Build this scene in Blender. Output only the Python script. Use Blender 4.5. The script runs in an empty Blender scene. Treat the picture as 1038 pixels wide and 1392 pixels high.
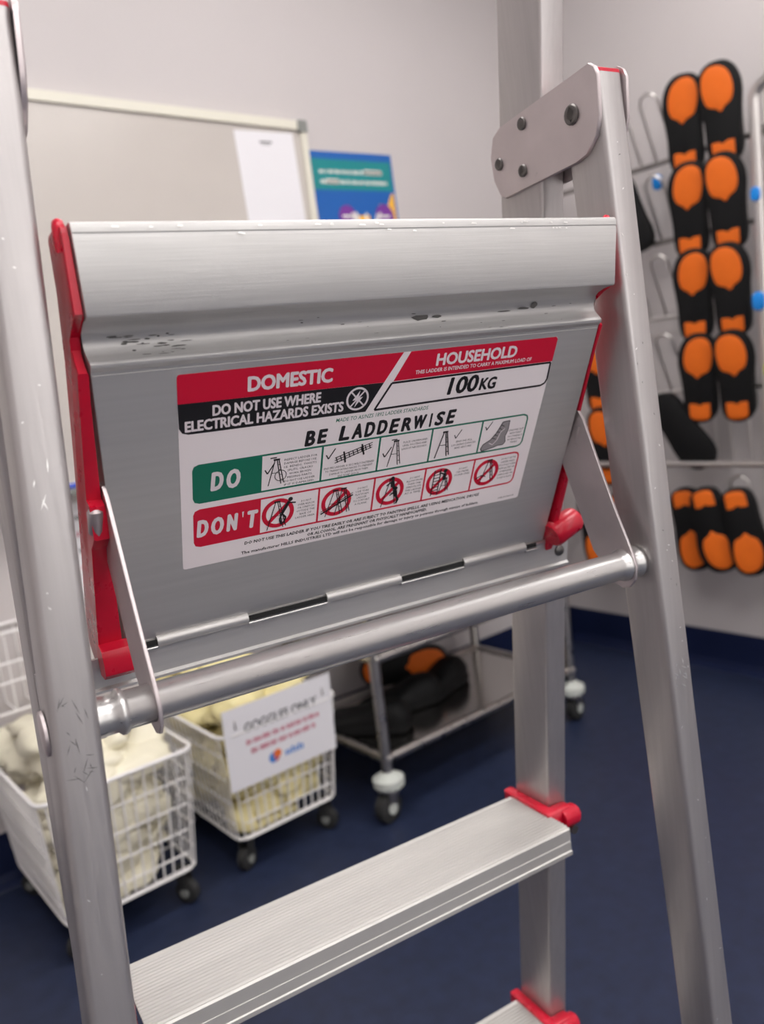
import bpy, bmesh, math, random
import numpy as np
from mathutils import Matrix, Vector, Euler

random.seed(7)
C = bpy.context.scene.collection
S = bpy.context.scene
YAW = math.radians(-8.9)          # ladder frame -> room frame
CAM_H = 1.09

# ------------------------------------------------------------------ camera
cam = bpy.data.cameras.new('camera')
cam_o = bpy.data.objects.new('camera', cam); C.objects.link(cam_o)
R = Matrix(((0.85570151, 0.17829248, -0.48578464),
            (-0.50391524, 0.07364949, -0.86060745),
            (-0.11766204, 0.98121738, 0.15286628)))
R = Matrix.Rotation(YAW, 3, 'Z') @ R
cam_o.matrix_world = Matrix.Translation((0, 0, CAM_H)) @ R.to_4x4()
cam.sensor_fit = 'HORIZONTAL'; cam.sensor_width = 36.0
cam.lens = 1131.0 / 1038.0 * 36.0
cam.clip_start = 0.02; cam.clip_end = 50
cam.dof.use_dof = True; cam.dof.focus_distance = 0.60; cam.dof.aperture_fstop = 7.6
S.camera = cam_o

# ------------------------------------------------------------------ light
w = bpy.data.worlds.new('world'); S.world = w; w.use_nodes = True
w.node_tree.nodes['Background'].inputs[0].default_value = (0.9, 0.92, 1, 1)
w.node_tree.nodes['Background'].inputs[1].default_value = 0.1
S.view_settings.view_transform = 'Standard'; S.view_settings.look = 'None'
S.view_settings.gamma = 1; S.view_settings.use_curve_mapping = False
S.view_settings.exposure = 0.0
PANEL_LIGHT = 10.0
FILL_LIGHT = 0.9  # strength of the added fill glow behind the camera
PANELS = [(x, y) for y in (1.0, -0.5, -2.0) for x in (1.55, 0.05)]

RX0, RX1, RY0, RY1, RZ = -1.25, 2.531, -3.2, 2.099, 2.75


# ------------------------------------------------------------------ materials
def srgb(r, g, b):
    f = lambda c: (c / 255 / 12.92) if c / 255 <= 0.04045 else ((c / 255 + 0.055) / 1.055) ** 2.4
    return (f(r), f(g), f(b), 1)


def mat(name, col, rough=0.5, metal=0.0, emit=0.0, bump=0.0, bscale=60, stretch=(1, 1, 1),
        var=0.0, vscale=8, rvar=0.0, spots=None, spec=None, coat=0.0):
    m = bpy.data.materials.new(name); m.use_nodes = True
    nt = m.node_tree; b = nt.nodes['Principled BSDF']
    b.inputs['Base Color'].default_value = col
    b.inputs['Roughness'].default_value = rough
    b.inputs['Metallic'].default_value = metal
    if spec is not None: b.inputs['Specular IOR Level'].default_value = spec
    if coat: b.inputs['Coat Weight'].default_value = coat; b.inputs['Coat Roughness'].default_value = 0.15
    if emit:
        b.inputs['Emission Color'].default_value = col
        b.inputs['Emission Strength'].default_value = emit
    N = nt.nodes.new; L = nt.links.new
    tc = N('ShaderNodeTexCoord')
    mp = N('ShaderNodeMapping'); mp.inputs['Scale'].default_value = stretch
    L(tc.outputs['Object'], mp.inputs[0])
    nz = None
    if bump or rvar:
        nz = N('ShaderNodeTexNoise'); nz.inputs['Scale'].default_value = bscale; nz.inputs['Detail'].default_value = 5
        L(mp.outputs[0], nz.inputs['Vector'])
    if bump:
        bp = N('ShaderNodeBump'); bp.inputs['Strength'].default_value = bump; bp.inputs['Distance'].default_value = 0.001
        L(nz.outputs['Fac'], bp.inputs['Height']); L(bp.outputs[0], b.inputs['Normal'])
    if rvar:
        mr = N('ShaderNodeMapRange'); mr.inputs['From Min'].default_value = 0.3; mr.inputs['From Max'].default_value = 0.7
        mr.inputs['To Min'].default_value = max(0.02, rough - rvar); mr.inputs['To Max'].default_value = rough + rvar
        L(nz.outputs['Fac'], mr.inputs['Value']); L(mr.outputs[0], b.inputs['Roughness'])
    last = None
    if var:
        n2 = N('ShaderNodeTexNoise'); n2.inputs['Scale'].default_value = vscale; n2.inputs['Detail'].default_value = 4
        L(mp.outputs[0] if stretch != (1, 1, 1) else tc.outputs['Object'], n2.inputs['Vector'])
        mr = N('ShaderNodeMapRange'); mr.inputs['From Min'].default_value = 0.3; mr.inputs['From Max'].default_value = 0.7
        mr.inputs['To Min'].default_value = 1 - var; mr.inputs['To Max'].default_value = 1 + var * 0.6
        L(n2.outputs['Fac'], mr.inputs['Value'])
        mx = N('ShaderNodeVectorMath'); mx.operation = 'SCALE'
        mx.inputs[0].default_value = col[:3]; L(mr.outputs[0], mx.inputs['Scale'])
        L(mx.outputs[0], b.inputs['Base Color']); last = mx.outputs[0]
    if spots:
        # scattered nicks and grime: (scale, threshold, colour)
        sc, th, sc_col = spots
        n3 = N('ShaderNodeTexNoise'); n3.inputs['Scale'].default_value = sc; n3.inputs['Detail'].default_value = 6
        n3.inputs['Roughness'].default_value = 0.65
        L(tc.outputs['Object'], n3.inputs['Vector'])
        mr = N('ShaderNodeMapRange'); mr.inputs['From Min'].default_value = th; mr.inputs['From Max'].default_value = th + 0.05
        L(n3.outputs['Fac'], mr.inputs['Value'])
        mix = N('ShaderNodeMix'); mix.data_type = 'RGBA'
        L(mr.outputs[0], mix.inputs['Factor'])
        if last: L(last, mix.inputs['A'])
        else: mix.inputs['A'].default_value = col
        mix.inputs['B'].default_value = sc_col
        L(mix.outputs['Result'], b.inputs['Base Color'])
    return m


M = {}
M['wall'] = mat('wall_paint', (0.56, 0.52, 0.517, 1), 0.55, bump=0.15, bscale=180, var=0.03, vscale=2)
M['ceiling'] = mat('ceiling_paint', (0.75, 0.75, 0.75, 1), 0.9, var=0.03)
M['navy'] = mat('navy_vinyl', srgb(36, 44, 68), 0.42, bump=0.3, bscale=260, var=0.22, vscale=28, spec=0.4)
M['navy_skirt'] = mat('navy_skirting', srgb(22, 31, 62), 0.4, var=0.08, spec=0.3)
ALU = (0.70, 0.69, 0.685, 1)
GR = (0.30, 0.29, 0.28, 1)
M['alu_x'] = mat('aluminium_brushed_across', (0.55, 0.54, 0.53, 1), 0.46, 0.6, bump=0.10, bscale=60, stretch=(0.35, 14, 14), rvar=0.06,
                 var=0.05, vscale=40, spots=(70, 0.74, GR))
M['alu_flat'] = mat('aluminium_satin_sheet', (0.62, 0.605, 0.59, 1), 0.46, 0.62, bump=0.05, bscale=60, stretch=(0.35, 10, 10), rvar=0.05,
                    var=0.04, vscale=30, spots=(60, 0.76, GR))
M['alu_z'] = mat('aluminium_brushed_along', (0.50, 0.475, 0.472, 1), 0.42, 0.80, bump=0.07, bscale=40, stretch=(14, 14, 0.4), rvar=0.07,
                 var=0.05, vscale=14, spots=(70, 0.74, (0.38, 0.36, 0.35, 1)))
M['alu_tread'] = mat('aluminium_tread', (0.60, 0.585, 0.56, 1), 0.48, 0.6, bump=0.08, bscale=120, stretch=(0.5, 6, 6), var=0.05, spots=(40, 0.74, (0.5, 0.48, 0.46, 1)))
M['alu_tube'] = mat('aluminium_tube', (0.60, 0.59, 0.58, 1), 0.32, 0.85, bump=0.02, bscale=60, stretch=(0.3, 9, 9), rvar=0.05,
                    var=0.03, vscale=20, spots=(70, 0.71, (0.33, 0.31, 0.30, 1)))
M['plate'] = mat('zinc_plate', (0.62, 0.555, 0.56, 1), 0.42, 0.85, rvar=0.06, bscale=30, var=0.07, vscale=25, spots=(45, 0.67, (0.42, 0.40, 0.40, 1)))
M['rivet'] = mat('rivet_metal', (0.16, 0.15, 0.145, 1), 0.38, 0.9)
M['slot'] = mat('dark_recess', (0.012, 0.012, 0.012, 1), 0.8)
M['red'] = mat('red_plastic', srgb(205, 14, 48), 0.3, var=0.06, vscale=20, rvar=0.06, bscale=60, coat=0.15)
M['rubber'] = mat('black_rubber', (0.02, 0.02, 0.02, 1), 0.7)
M['grime'] = mat('black_grime', (0.13, 0.125, 0.12, 1), 0.6, 0.3)
M['nick'] = mat('bare_scrape', (0.85, 0.84, 0.82, 1), 0.3, 0.8)
# print inks
M['p_white'] = mat('sticker_white', srgb(243, 234, 236), 0.45, var=0.02)
M['p_red'] = mat('sticker_red', srgb(208, 12, 52), 0.4)
M['p_black'] = mat('sticker_black', srgb(24, 22, 24), 0.42)
M['p_green'] = mat('sticker_green', srgb(8, 112, 88), 0.42)
M['p_grey'] = mat('sticker_grey_ink', srgb(150, 144, 146), 0.5)
M['p_ltext'] = mat('sticker_lettering_white', srgb(232, 222, 226), 0.45)
# room things
M['board'] = mat('whiteboard_enamel', srgb(196, 189, 183), 0.22, var=0.05, vscale=3)
M['board_frame'] = mat('board_frame_cream', srgb(222, 218, 204), 0.4)
M['clip'] = mat('grey_plastic_corner', srgb(130, 132, 128), 0.5)
M['paper'] = mat('paper_white', srgb(228, 226, 230), 0.6)
M['ink'] = mat('ink_grey', srgb(80, 80, 84), 0.6)
M['ink_red'] = mat('ink_red', srgb(190, 90, 115), 0.6)
M['ink_blue'] = mat('ink_blue', srgb(70, 130, 205), 0.6)
M['ink_black'] = mat('ink_black', srgb(52, 50, 54), 0.6)
M['ink_orange'] = mat('ink_orange', srgb(226, 110, 50), 0.6)
M['po_blue'] = mat('poster_blue', srgb(14, 92, 172), 0.4)
M['po_teal'] = mat('poster_teal', srgb(8, 132, 136), 0.4)
M['po_purple'] = mat('poster_purple', srgb(118, 52, 148), 0.4)
M['po_yellow'] = mat('poster_yellow', srgb(240, 182, 62), 0.4)
M['po_white'] = mat('poster_white', srgb(235, 232, 224), 0.4)
M['white_wire'] = mat('white_coated_wire', srgb(236, 233, 232), 0.4)
M['cream'] = mat('cream_film', srgb(232, 226, 204), 0.5, var=0.08, vscale=12, bump=0.6, bscale=30)
M['cream_y'] = mat('cream_yellow_film', srgb(226, 214, 160), 0.5, var=0.14, vscale=10, bump=0.6, bscale=30)
M['steel'] = mat('stainless_steel', (0.50, 0.48, 0.46, 1), 0.3, 1.0, rvar=0.05, bscale=40)
M['steel_shelf'] = mat('stainless_shelf', (0.55, 0.53, 0.51, 1), 0.18, 1.0)
M['rack'] = mat('rack_chrome', (0.66, 0.63, 0.61, 1), 0.3, 1.0, var=0.04)
M['dark_steel'] = mat('dark_steel_bar', (0.30, 0.28, 0.27, 1), 0.4, 0.8)
M['caster_grey'] = mat('caster_grey_plastic', srgb(190, 194, 188), 0.5)
M['black'] = mat('black_shoe_rubber', (0.005, 0.005, 0.0055, 1), 0.6, bump=0.3, bscale=90, spec=0.2)
M['orange'] = mat('orange_sole', srgb(222, 104, 22), 0.62, bump=0.5, bscale=140, var=0.06, vscale=20, spec=0.3)
M['blue_tag'] = mat('blue_plastic', srgb(0, 128, 214), 0.4)
M['yellow_tag'] = mat('yellow_plastic', srgb(200, 205, 30), 0.4)
M['marker_blue'] = mat('blue_marker', srgb(60, 84, 190), 0.4)
M['panel_glow'] = mat('light_diffuser', (1, 0.97, 0.95, 1), 0.5, emit=PANEL_LIGHT)
M['daylight'] = mat('daylit_window_pane', (1.0, 0.985, 0.97, 1), 0.3, emit=FILL_LIGHT)  # self-lit surface of the added fill glazing
M['panel_frame'] = mat('light_frame_white', (0.8, 0.8, 0.8, 1), 0.5)


# ------------------------------------------------------------------ helpers
def link_mesh(name, verts, faces, mats, parent=None, midx=None, smooth=False, loc=None):
    me = bpy.data.meshes.new(name)
    me.from_pydata([tuple(v) for v in verts], [], faces)
    if not isinstance(mats, (list, tuple)): mats = [mats]
    for m in mats: me.materials.append(m)
    if midx is not None: me.polygons.foreach_set('material_index', midx)
    if smooth is True: me.polygons.foreach_set('use_smooth', [True] * len(me.polygons))
    elif isinstance(smooth, (int, float)) and smooth:
        me.polygons.foreach_set('use_smooth', [True] * len(me.polygons))
        me.update()
        try: me.set_sharp_from_angle(angle=math.radians(smooth))
        except Exception: pass
    me.update()
    o = bpy.data.objects.new(name, me); C.objects.link(o)
    if parent: o.parent = parent
    if loc: o.location = loc
    return o


class MB:
    """collects shapes into one mesh"""
    def __init__(s): s.v = []; s.f = []; s.m = []

    def add(s, v, f, m=0):
        k = len(s.v); s.v += [tuple(p) for p in v]; s.f += [tuple(i + k for i in q) for q in f]; s.m += [m] * len(f)
        return s

    def box(s, x0, x1, y0, y1, z0, z1, m=0, mtx=None):
        v = [Vector((x, y, z)) for z in (z0, z1) for y in (y0, y1) for x in (x0, x1)]
        if mtx: v = [mtx @ p for p in v]
        return s.add(v, [(0, 2, 3, 1), (4, 5, 7, 6), (0, 1, 5, 4), (2, 6, 7, 3), (0, 4, 6, 2), (1, 3, 7, 5)], m)

    def tube(s, pts, r, n=8, m=0, closed=False, caps=True):
        pts = [Vector(p) for p in pts]; k = len(pts); rings = []
        rr = r if isinstance(r, (list, tuple)) else [r] * k
        up = None
        for i, p in enumerate(pts):
            if closed: t = pts[(i + 1) % k] - pts[i - 1]
            else: t = pts[min(i + 1, k - 1)] - pts[max(i - 1, 0)]
            t.normalize()
            if up is None: up = Vector((0, 0, 1)) if abs(t.z) < 0.9 else Vector((1, 0, 0))
            a = up - t * up.dot(t)
            if a.length < 1e-4: a = t.orthogonal()
            a.normalize(); up = a; b = t.cross(a)
            rings.append([p + rr[i] * (math.cos(2 * math.pi * j / n) * a + math.sin(2 * math.pi * j / n) * b) for j in range(n)])
        v = [q for rg in rings for q in rg]; f = []
        for i in range(k if closed else k - 1):
            i2 = (i + 1) % k
            for j in range(n):
                j2 = (j + 1) % n
                f.append((i * n + j, i * n + j2, i2 * n + j2, i2 * n + j))
        if caps and not closed:
            f.append(tuple(range(n - 1, -1, -1))); f.append(tuple((k - 1) * n + j for j in range(n)))
        return s.add(v, f, m)

    def cyl(s, p0, p1, r, n=16, m=0, r2=None): return s.tube([p0, p1], [r, r2 if r2 is not None else r], n, m)

    def loft(s, rings, m=0, caps=True):
        n = len(rings[0]); v = [p for rg in rings for p in rg]; f = []
        for i in range(len(rings) - 1):
            for j in range(n):
                j2 = (j + 1) % n
                f.append((i * n + j, i * n + j2, (i + 1) * n + j2, (i + 1) * n + j))
        if caps: f.append(tuple(range(n - 1, -1, -1))); f.append(tuple((len(rings) - 1) * n + j for j in range(n)))
        return s.add(v, f, m)

    def build(s, name, mats, parent=None, smooth=False, loc=None):
        return link_mesh(name, s.v, s.f, mats, parent, s.m, smooth, loc)


def tag(o, label=None, cat=None, group=None, kind=None):
    if label: o['label'] = label
    if cat: o['category'] = cat
    if group: o['group'] = group
    if kind: o['kind'] = kind
    return o


def empty(name, loc=(0, 0, 0), rz=0.0):
    o = bpy.data.objects.new(name, None); C.objects.link(o); o.location = loc; o.rotation_euler = (0, 0, rz)
    o.empty_display_size = 0.05
    return o


def copy_tree(o, parent=None):
    c = o.copy(); C.objects.link(c)
    if parent: c.parent = parent
    for ch in [x for x in bpy.data.objects if x.parent == o]: copy_tree(ch, c)
    return c


def catmull(pts, k=4, closed=True):
    n = len(pts); out = []
    for i in range(n):
        p0, p1, p2, p3 = [np.array(pts[(i + d) % n], float) for d in (-1, 0, 1, 2)]
        for t in np.arange(k) / k:
            out.append(tuple(0.5 * ((2 * p1) + (p2 - p0) * t + (2 * p0 - 5 * p1 + 4 * p2 - p3) * t * t + (3 * p1 - p0 - 3 * p2 + p3) * t ** 3)))
    return out


def rrect(x0, x1, y0, y1, r, n=4):
    out = []
    for cx, cy, a in ((x1 - r, y0 + r, -90), (x1 - r, y1 - r, 0), (x0 + r, y1 - r, 90), (x0 + r, y0 + r, 180)):
        for i in range(n + 1):
            t = math.radians(a + 90 * i / n); out.append((cx + r * math.cos(t), cy + r * math.sin(t)))
    return out


_tc = {}
def text_mesh(body, bold=0.0, shear=0.0, res=3):
    """outline font turned into flat triangles, normalised: x from 0 to width, cap height 1"""
    key = (body, bold, shear, res)
    if key in _tc: return _tc[key]
    c = bpy.data.curves.new('lettering', 'FONT'); c.body = body; c.offset = bold; c.shear = shear; c.resolution_u = res
    o = bpy.data.objects.new('lettering', c)
    me = bpy.data.meshes.new_from_object(o)
    v = [(p.co.x, p.co.y) for p in me.vertices]; f = [tuple(p.vertices) for p in me.polygons]
    bpy.data.objects.remove(o); bpy.data.meshes.remove(me); bpy.data.curves.remove(c)
    _tc[key] = (v, f)
    return v, f


CAP = None
def cap_height():
    global CAP
    if CAP is None:
        v, f = text_mesh('H'); CAP = max(y for x, y in v)
    return CAP


class Print2D:
    """flat print: polygons in millimetres on a surface given by place(s, t, layer) -> point"""
    def __init__(s, place): s.mb = MB(); s.place = place; s.lay = 1

    def poly(s, pts, m, lay): s.mb.add([s.place(a, b, lay) for a, b in pts], [tuple(range(len(pts)))], m)

    def rect(s, a0, a1, b0, b1, m, lay): s.poly([(a0, b0), (a1, b0), (a1, b1), (a0, b1)], m, lay)

    def line(s, p, q, wd, m, lay):
        (a, b), (c, d) = p, q; L = math.hypot(c - a, d - b) or 1; nx, ny = -(d - b) / L * wd / 2, (c - a) / L * wd / 2
        s.poly([(a + nx, b + ny), (c + nx, d + ny), (c - nx, d - ny), (a - nx, b - ny)], m, lay)

    def path(s, pts, wd, m, lay, closed=False):
        k = len(pts)
        for i in range(k if closed else k - 1): s.line(pts[i], pts[(i + 1) % k], wd, m, lay)

    def disc(s, c, r, m, lay, n=24, ry=None):
        s.poly([(c[0] + r * math.cos(2 * math.pi * i / n), c[1] + (ry or r) * math.sin(2 * math.pi * i / n)) for i in range(n)], m, lay)

    def ring(s, c, r0, r1, m, lay, n=28):
        for i in range(n):
            a, b = 2 * math.pi * i / n, 2 * math.pi * (i + 1) / n
            s.poly([(c[0] + r * math.cos(t), c[1] + r * math.sin(t)) for r, t in ((r0, a), (r1, a), (r1, b), (r0, b))], m, lay)

    def text(s, body, s0, s1, base, cap, m, lay, bold=0.0, shear=0.0, res=3, fat=0.0):
        v, f = text_mesh(body, bold, shear, res)
        x0 = min(x for x, y in v); x1 = max(x for x, y in v); k = (s1 - s0) / (x1 - x0); h = cap / cap_height()
        offs = [(0, 0)]
        if fat: offs = [(0, 0)] + [(fat * q * math.cos(t_ * math.pi / 4), fat * q * math.sin(t_ * math.pi / 4) * .9) for q in ((.5, 1) if fat > .6 else (1,)) for t_ in range(8)]
        for i, (ox_, oy_) in enumerate(offs):
            s.mb.add([s.place(s0 + (x - x0) * k + ox_, base - y * h + oy_, lay + i * .05) for x, y in v], f, m)


# ------------------------------------------------------------------ setting
def struct(name, mb, m):
    o = mb.build(name, m); o['kind'] = 'structure'; return o

T = 0.1
struct('floor', MB().box(RX0 - T, RX1 + T, RY0 - T, RY1 + T, -T, 0), M['navy'])
struct('ceiling', MB().box(RX0 - T, RX1 + T, RY0 - T, RY1 + T, RZ, RZ + T), M['ceiling'])
struct('wall_back', MB().box(RX0 - T, RX1 + T, RY1, RY1 + T, 0, RZ), M['wall'])
struct('wall_right', MB().box(RX1, RX1 + T, RY0 - T, RY1, 0, RZ), M['wall'])
struct('wall_left', MB().box(RX0 - T, RX0, RY0 - T, RY1, 0, RZ), M['wall'])
struct('wall_front', MB().box(RX0, RX1, RY0 - T, RY0, 0, RZ), M['wall'])
# coved vinyl skirting, 130 mm high
def skirt(name, axis, pos, sgn, a0, a1):
    prof = [(0, 0.13), (0.004, 0.13), (0.006, 0.03), (0.012, 0.012), (0.03, 0.004), (0.034, 0.0), (0, 0.0)]
    rings = []
    for a in (a0, a1):
        rings.append([((pos + sgn * d, a, z) if axis == 'x' else (a, pos + sgn * d, z)) for d, z in prof])
    struct(name, MB().loft(rings), M['navy_skirt'])
skirt('baseboard_back', 'y', RY1, -1, RX0, RX1)
skirt('baseboard_right', 'x', RX1, -1, RY0, RY1)
skirt('baseboard_left', 'x', RX0, 1, RY0, RY1)

# unseen glowing glazing added behind the camera as fill light for the sticker
mb = MB()
wx0, wx1, wz0, wz1 = -1.15, 2.43, 0.30, 2.60
for a in ((wx0 - .05, wx1 + .05, wz1, wz1 + .05), (wx0 - .05, wx1 + .05, wz0 - .05, wz0), (wx0 - .05, wx0, wz0, wz1), (wx1, wx1 + .05, wz0, wz1), (0.615, 0.665, wz0, wz1), (-0.28, -0.23, wz0, wz1), (1.51, 1.56, wz0, wz1)):
    mb.box(a[0], a[1], RY0 + .0005, RY0 + 0.04, a[2], a[3])
glazing = struct('window_1', mb, M['panel_frame'])
MB().box(wx0, wx1, RY0 + .001, RY0 + 0.012, wz0, wz1).build('pane', M['daylight'], glazing)

for i, (px, py) in enumerate(PANELS):
    t = empty('ceiling_light', (px, py, RZ))
    tag(t, 'flat ceiling light panel, %s row, %s side' % (('back', 'middle', 'front')[i // 2], ('right', 'left')[i % 2]), 'light', 'ceiling light panels')
    mb = MB()
    for a in ((-0.6, 0.6, -0.3, -0.27), (-0.6, 0.6, 0.27, 0.3), (-0.6, -0.57, -0.27, 0.27), (0.57, 0.6, -0.27, 0.27)):
        mb.box(a[0], a[1], a[2], a[3], -0.02, 0)
    mb.build('frame', M['panel_frame'], t)
    MB().box(-0.57, 0.57, -0.27, 0.27, -0.012, -0.004).build('diffuser', M['panel_glow'], t)

# ------------------------------------------------------------------ the step ladder
LX0, LY0 = 0.302, 0.60
rootp = Matrix.Rotation(YAW, 3, 'Z') @ Vector((LX0, LY0, 0))
ladder = tag(empty('step_ladder', rootp, YAW),
             'aluminium step ladder with red plastic caps and a safety sticker under its raised platform', 'ladder')

def P(x, y, z):                     # ladder measuring frame (z from eye height) -> root-local
    return Vector((x - LX0, y - LY0, z + CAM_H))

class LMB(MB):                      # shapes given in the measuring frame
    def build(s, name, mats, parent=ladder, smooth=False):
        v = [P(*p) for p in s.v]
        return link_mesh(name, v, s.f, mats, parent, s.m, smooth)

FRONT = dict(h=0.2200, k=0.0495, y=0.5924, a=-0.1713, w=0.0264, d=0.0567, kl=0.007)
REAR = dict(h=0.2207, k=0.0517, y=0.4868, a=0.0186, w=0.0268, d=0.0434)
def stile_ring(F, side, z, rad=0.003, shrink=0.0):
    k_ = F['kl'] if side < 0 and 'kl' in F else F['k']; x0 = F['h'] - k_ * z; x1 = x0 + F['w']; y0 = F['y'] + F['a'] * z; y1 = y0 + F['d']
    pts = rrect(x0 + shrink, x1 - shrink, y0 + shrink, y1 - shrink, rad, 3)
    pts = [(LX0 + side * x, y, z) for x, y in pts]
    return pts if side > 0 else pts[::-1]

FLOORZ = -CAM_H
for side in (-1, 1):
    zt = 0.80
    o = LMB().loft([stile_ring(FRONT, side, z) for z in (FLOORZ + 0.02, -0.9, -0.5, -0.2, 0.1, 0.4, zt)]).build('front_stile', M['alu_z'], smooth=40)
    o = LMB().loft([stile_ring(REAR, side, z, 0.0045) for z in (FLOORZ + 0.02, -0.8, -0.5, -0.2, 0.05, 0.2155)]).build('rear_stile', M['alu_z'], smooth=40)
    # red plug in the open top of the rear stile
    LMB().loft([stile_ring(REAR, side, 0.2157, 0.004, 0.0003), stile_ring(REAR, side, 0.2182, 0.004, 0.0003), stile_ring(REAR, side, 0.2192, 0.003, 0.002)]
               ).build('stile_plug', M['red'], smooth=40)
    for F in (FRONT, REAR):         # rubber feet
        LMB().loft([stile_ring(F, side, FLOORZ + 0.0005, 0.003, -0.004), stile_ring(F, side, FLOORZ + 0.035, 0.003, -0.003),
                    stile_ring(F, side, FLOORZ + 0.045, 0.003, 0.001)]).build('foot', M['rubber'], smooth=40)
# top rail joining the front stiles, above the frame
zt = 0.80; fx = FRONT['h'] - FRONT['k'] * zt; fl = FRONT['h'] - FRONT['kl'] * zt; fy = FRONT['y'] + FRONT['a'] * zt + FRONT['d'] / 2
LMB().tube([(LX0 - fl - 0.013, fy, zt - 0.01), (LX0 - fl - 0.010, fy, zt + 0.02), (LX0 - fl + 0.02, fy, zt + 0.045), (LX0 + fx - 0.02, fy, zt + 0.045),
            (LX0 + fx + 0.010, fy, zt + 0.02), (LX0 + fx + 0.013, fy, zt - 0.01)], 0.0115, 14).build('top_rail', M['alu_tube'], smooth=50)

# treads with fine ribs
def tread(zt, xin, xinl):
    y0 = FRONT['y'] + FRONT['a'] * zt - 0.044; y1 = y0 + 0.094
    prof = []                       # (y, z) closed, from the nose top round
    nr = 19; w0 = y0 + 0.004; pitch = (y1 - w0 - 0.004) / nr
    for i in range(nr):
        a = w0 + i * pitch
        prof += [(a, zt - 0.0016), (a + pitch * 0.18, zt), (a + pitch * 0.62, zt), (a + pitch * 0.80, zt - 0.0016)]
    prof += [(y1, zt - 0.001), (y1, zt - 0.027), (y1 - 0.003, zt - 0.027), (y1 - 0.003, zt - 0.004),
             (y0 + 0.003, zt - 0.004), (y0 + 0.003, zt - 0.0285), (y0 - 0.0012, zt - 0.0305), (y0 - 0.0012, zt - 0.0265),
             (y0, zt - 0.0255), (y0, zt - 0.016), (y0 + 0.0008, zt - 0.0155), (y0 + 0.0008, zt - 0.0145), (y0, zt - 0.014), (y0, zt - 0.0025), (y0 + 0.0015, zt - 0.0008)]
    rings = [[(LX0 - xinl, y, z) for y, z in prof], [(LX0 + xin, y, z) for y, z in prof]]
    mb = LMB()
    n = len(prof)
    v = rings[0] + rings[1]; f = [(j, (j + 1) % n, n + (j + 1) % n, n + j) for j in range(n)]
    mb.add(v, f)
    o = mb.build('tread', [M['alu_tread']])
    return y0, y1
def tread_cap(zt, side):
    """red plastic end bracket of a tread: a tongue on the tread end and a rounded hook round the stile"""
    x = FRONT['h'] - (FRONT['kl'] if side < 0 else FRONT['k']) * zt; xs = lambda a: LX0 + side * a
    ya = FRONT['y'] + FRONT['a'] * zt; yb = ya + FRONT['d']
    mb = LMB()
    def bx(a0, a1, b0, b1, c0, c1):
        lo, hi = sorted((xs(a0), xs(a1)))
        e = 0.0015
        rings = []
        for z, s_ in ((c0, e), (c0 + e, 0), (c1 - e, 0), (c1, e)):
            rings.append([(px, py, z) for px, py in rrect(lo + s_, hi - s_, b0 + s_, b1 - s_, 0.003, 2)])
        mb.loft(rings)
    bx(x - (0.013 if side > 0 else 0.008), x - 0.0005, ya - 0.014, yb + 0.006, zt - 0.026, zt + 0.0035)          # sleeve along the stile
    bx(x - (0.013 if side > 0 else 0.004), x + 0.020, ya - 0.016, ya - 0.001, zt - 0.022, zt + 0.003)            # wraps the stile face
    mb.tube([(xs(x + 0.006), ya - 0.0115, zt - 0.010), (xs(x + 0.0255), ya - 0.0115, zt - 0.010), (xs(x + 0.029), ya - 0.0115, zt - 0.010)], [0.0115, 0.0115, 0.0085], 16)
    cap = mb.build('tread_cap', M['red'], smooth=45)
    b2 = LMB(); b2.cyl((xs(x + 0.016), ya - 0.0225, zt - 0.022), (xs(x + 0.016), ya - 0.016, zt - 0.022), 0.005, 12)
    b2.build('rivet', M['rivet'], cap, smooth=45)
for zt in (-0.484, -0.788):
    tread(zt, FRONT['h'] - FRONT['k'] * zt - 0.0095, FRONT['h'] - FRONT['kl'] * zt - 0.0095)
    for s in (-1, 1): tread_cap(zt, s)

# hinge strip across the front frame
HZ = -0.170
def fy0(z): return FRONT['y'] + FRONT['a'] * z
HW = FRONT['h'] - FRONT['k'] * HZ + FRONT['w'] - 0.0005; HWL = FRONT['h'] - FRONT['kl'] * HZ + FRONT['w'] - 0.0005
mb = LMB()
prof = [(fy0(-0.1735) - 0.004, -0.1735), (fy0(-0.1965) - 0.004, -0.1965), (fy0(-0.1985) - 0.0065, -0.1985), (fy0(-0.2005) - 0.0065, -0.2005),
        (fy0(-0.2015) - 0.0035, -0.2015), (fy0(-0.2) - 0.0005, -0.2), (fy0(-0.1735) - 0.0005, -0.1735)]
mb.loft([[(LX0 - HWL, y, z) for y, z in prof], [(LX0 + HW, y, z) for y, z in prof]])
strip = mb.build('hinge_strip', M['alu_flat'], smooth=35)
LMB().cyl((LX0 - 0.19, 0.6165, HZ - 0.001), (LX0 + 0.222, 0.6165, HZ - 0.001), 0.0022, 10).build('hinge_pin', M['alu_tube'], strip, smooth=50)
for a, b in ((0.222, 0.216), (-0.222, 0.216)):
    sc = LMB(); cx = LX0 + (0.243 if a > 0 else -0.231); z0 = -0.184; y = fy0(z0) - 0.004
    sc.tube([(cx, y + 0.001, z0), (cx, y - 0.0014, z0), (cx, y - 0.0022, z0)], [0.0058, 0.0055, 0.0042], 18)
    s_ = sc.build('screw', M['rivet'], strip, smooth=40)
# knuckles: the strip's share fills the gaps low down, the panel's share is the bright rolls
for a, b in ((0.2145, 0.2845), (0.3575, 0.4255), (0.122, 0.1415), (0.4985, 0.512)):
    mb = LMB(); mb.tube([(a, 0.6150, HZ - 0.0052), (b, 0.6150, HZ - 0.0052)], 0.0014, 8)
    mb.build('hinge_knuckle', M['alu_tube'], strip, smooth=50)

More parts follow.
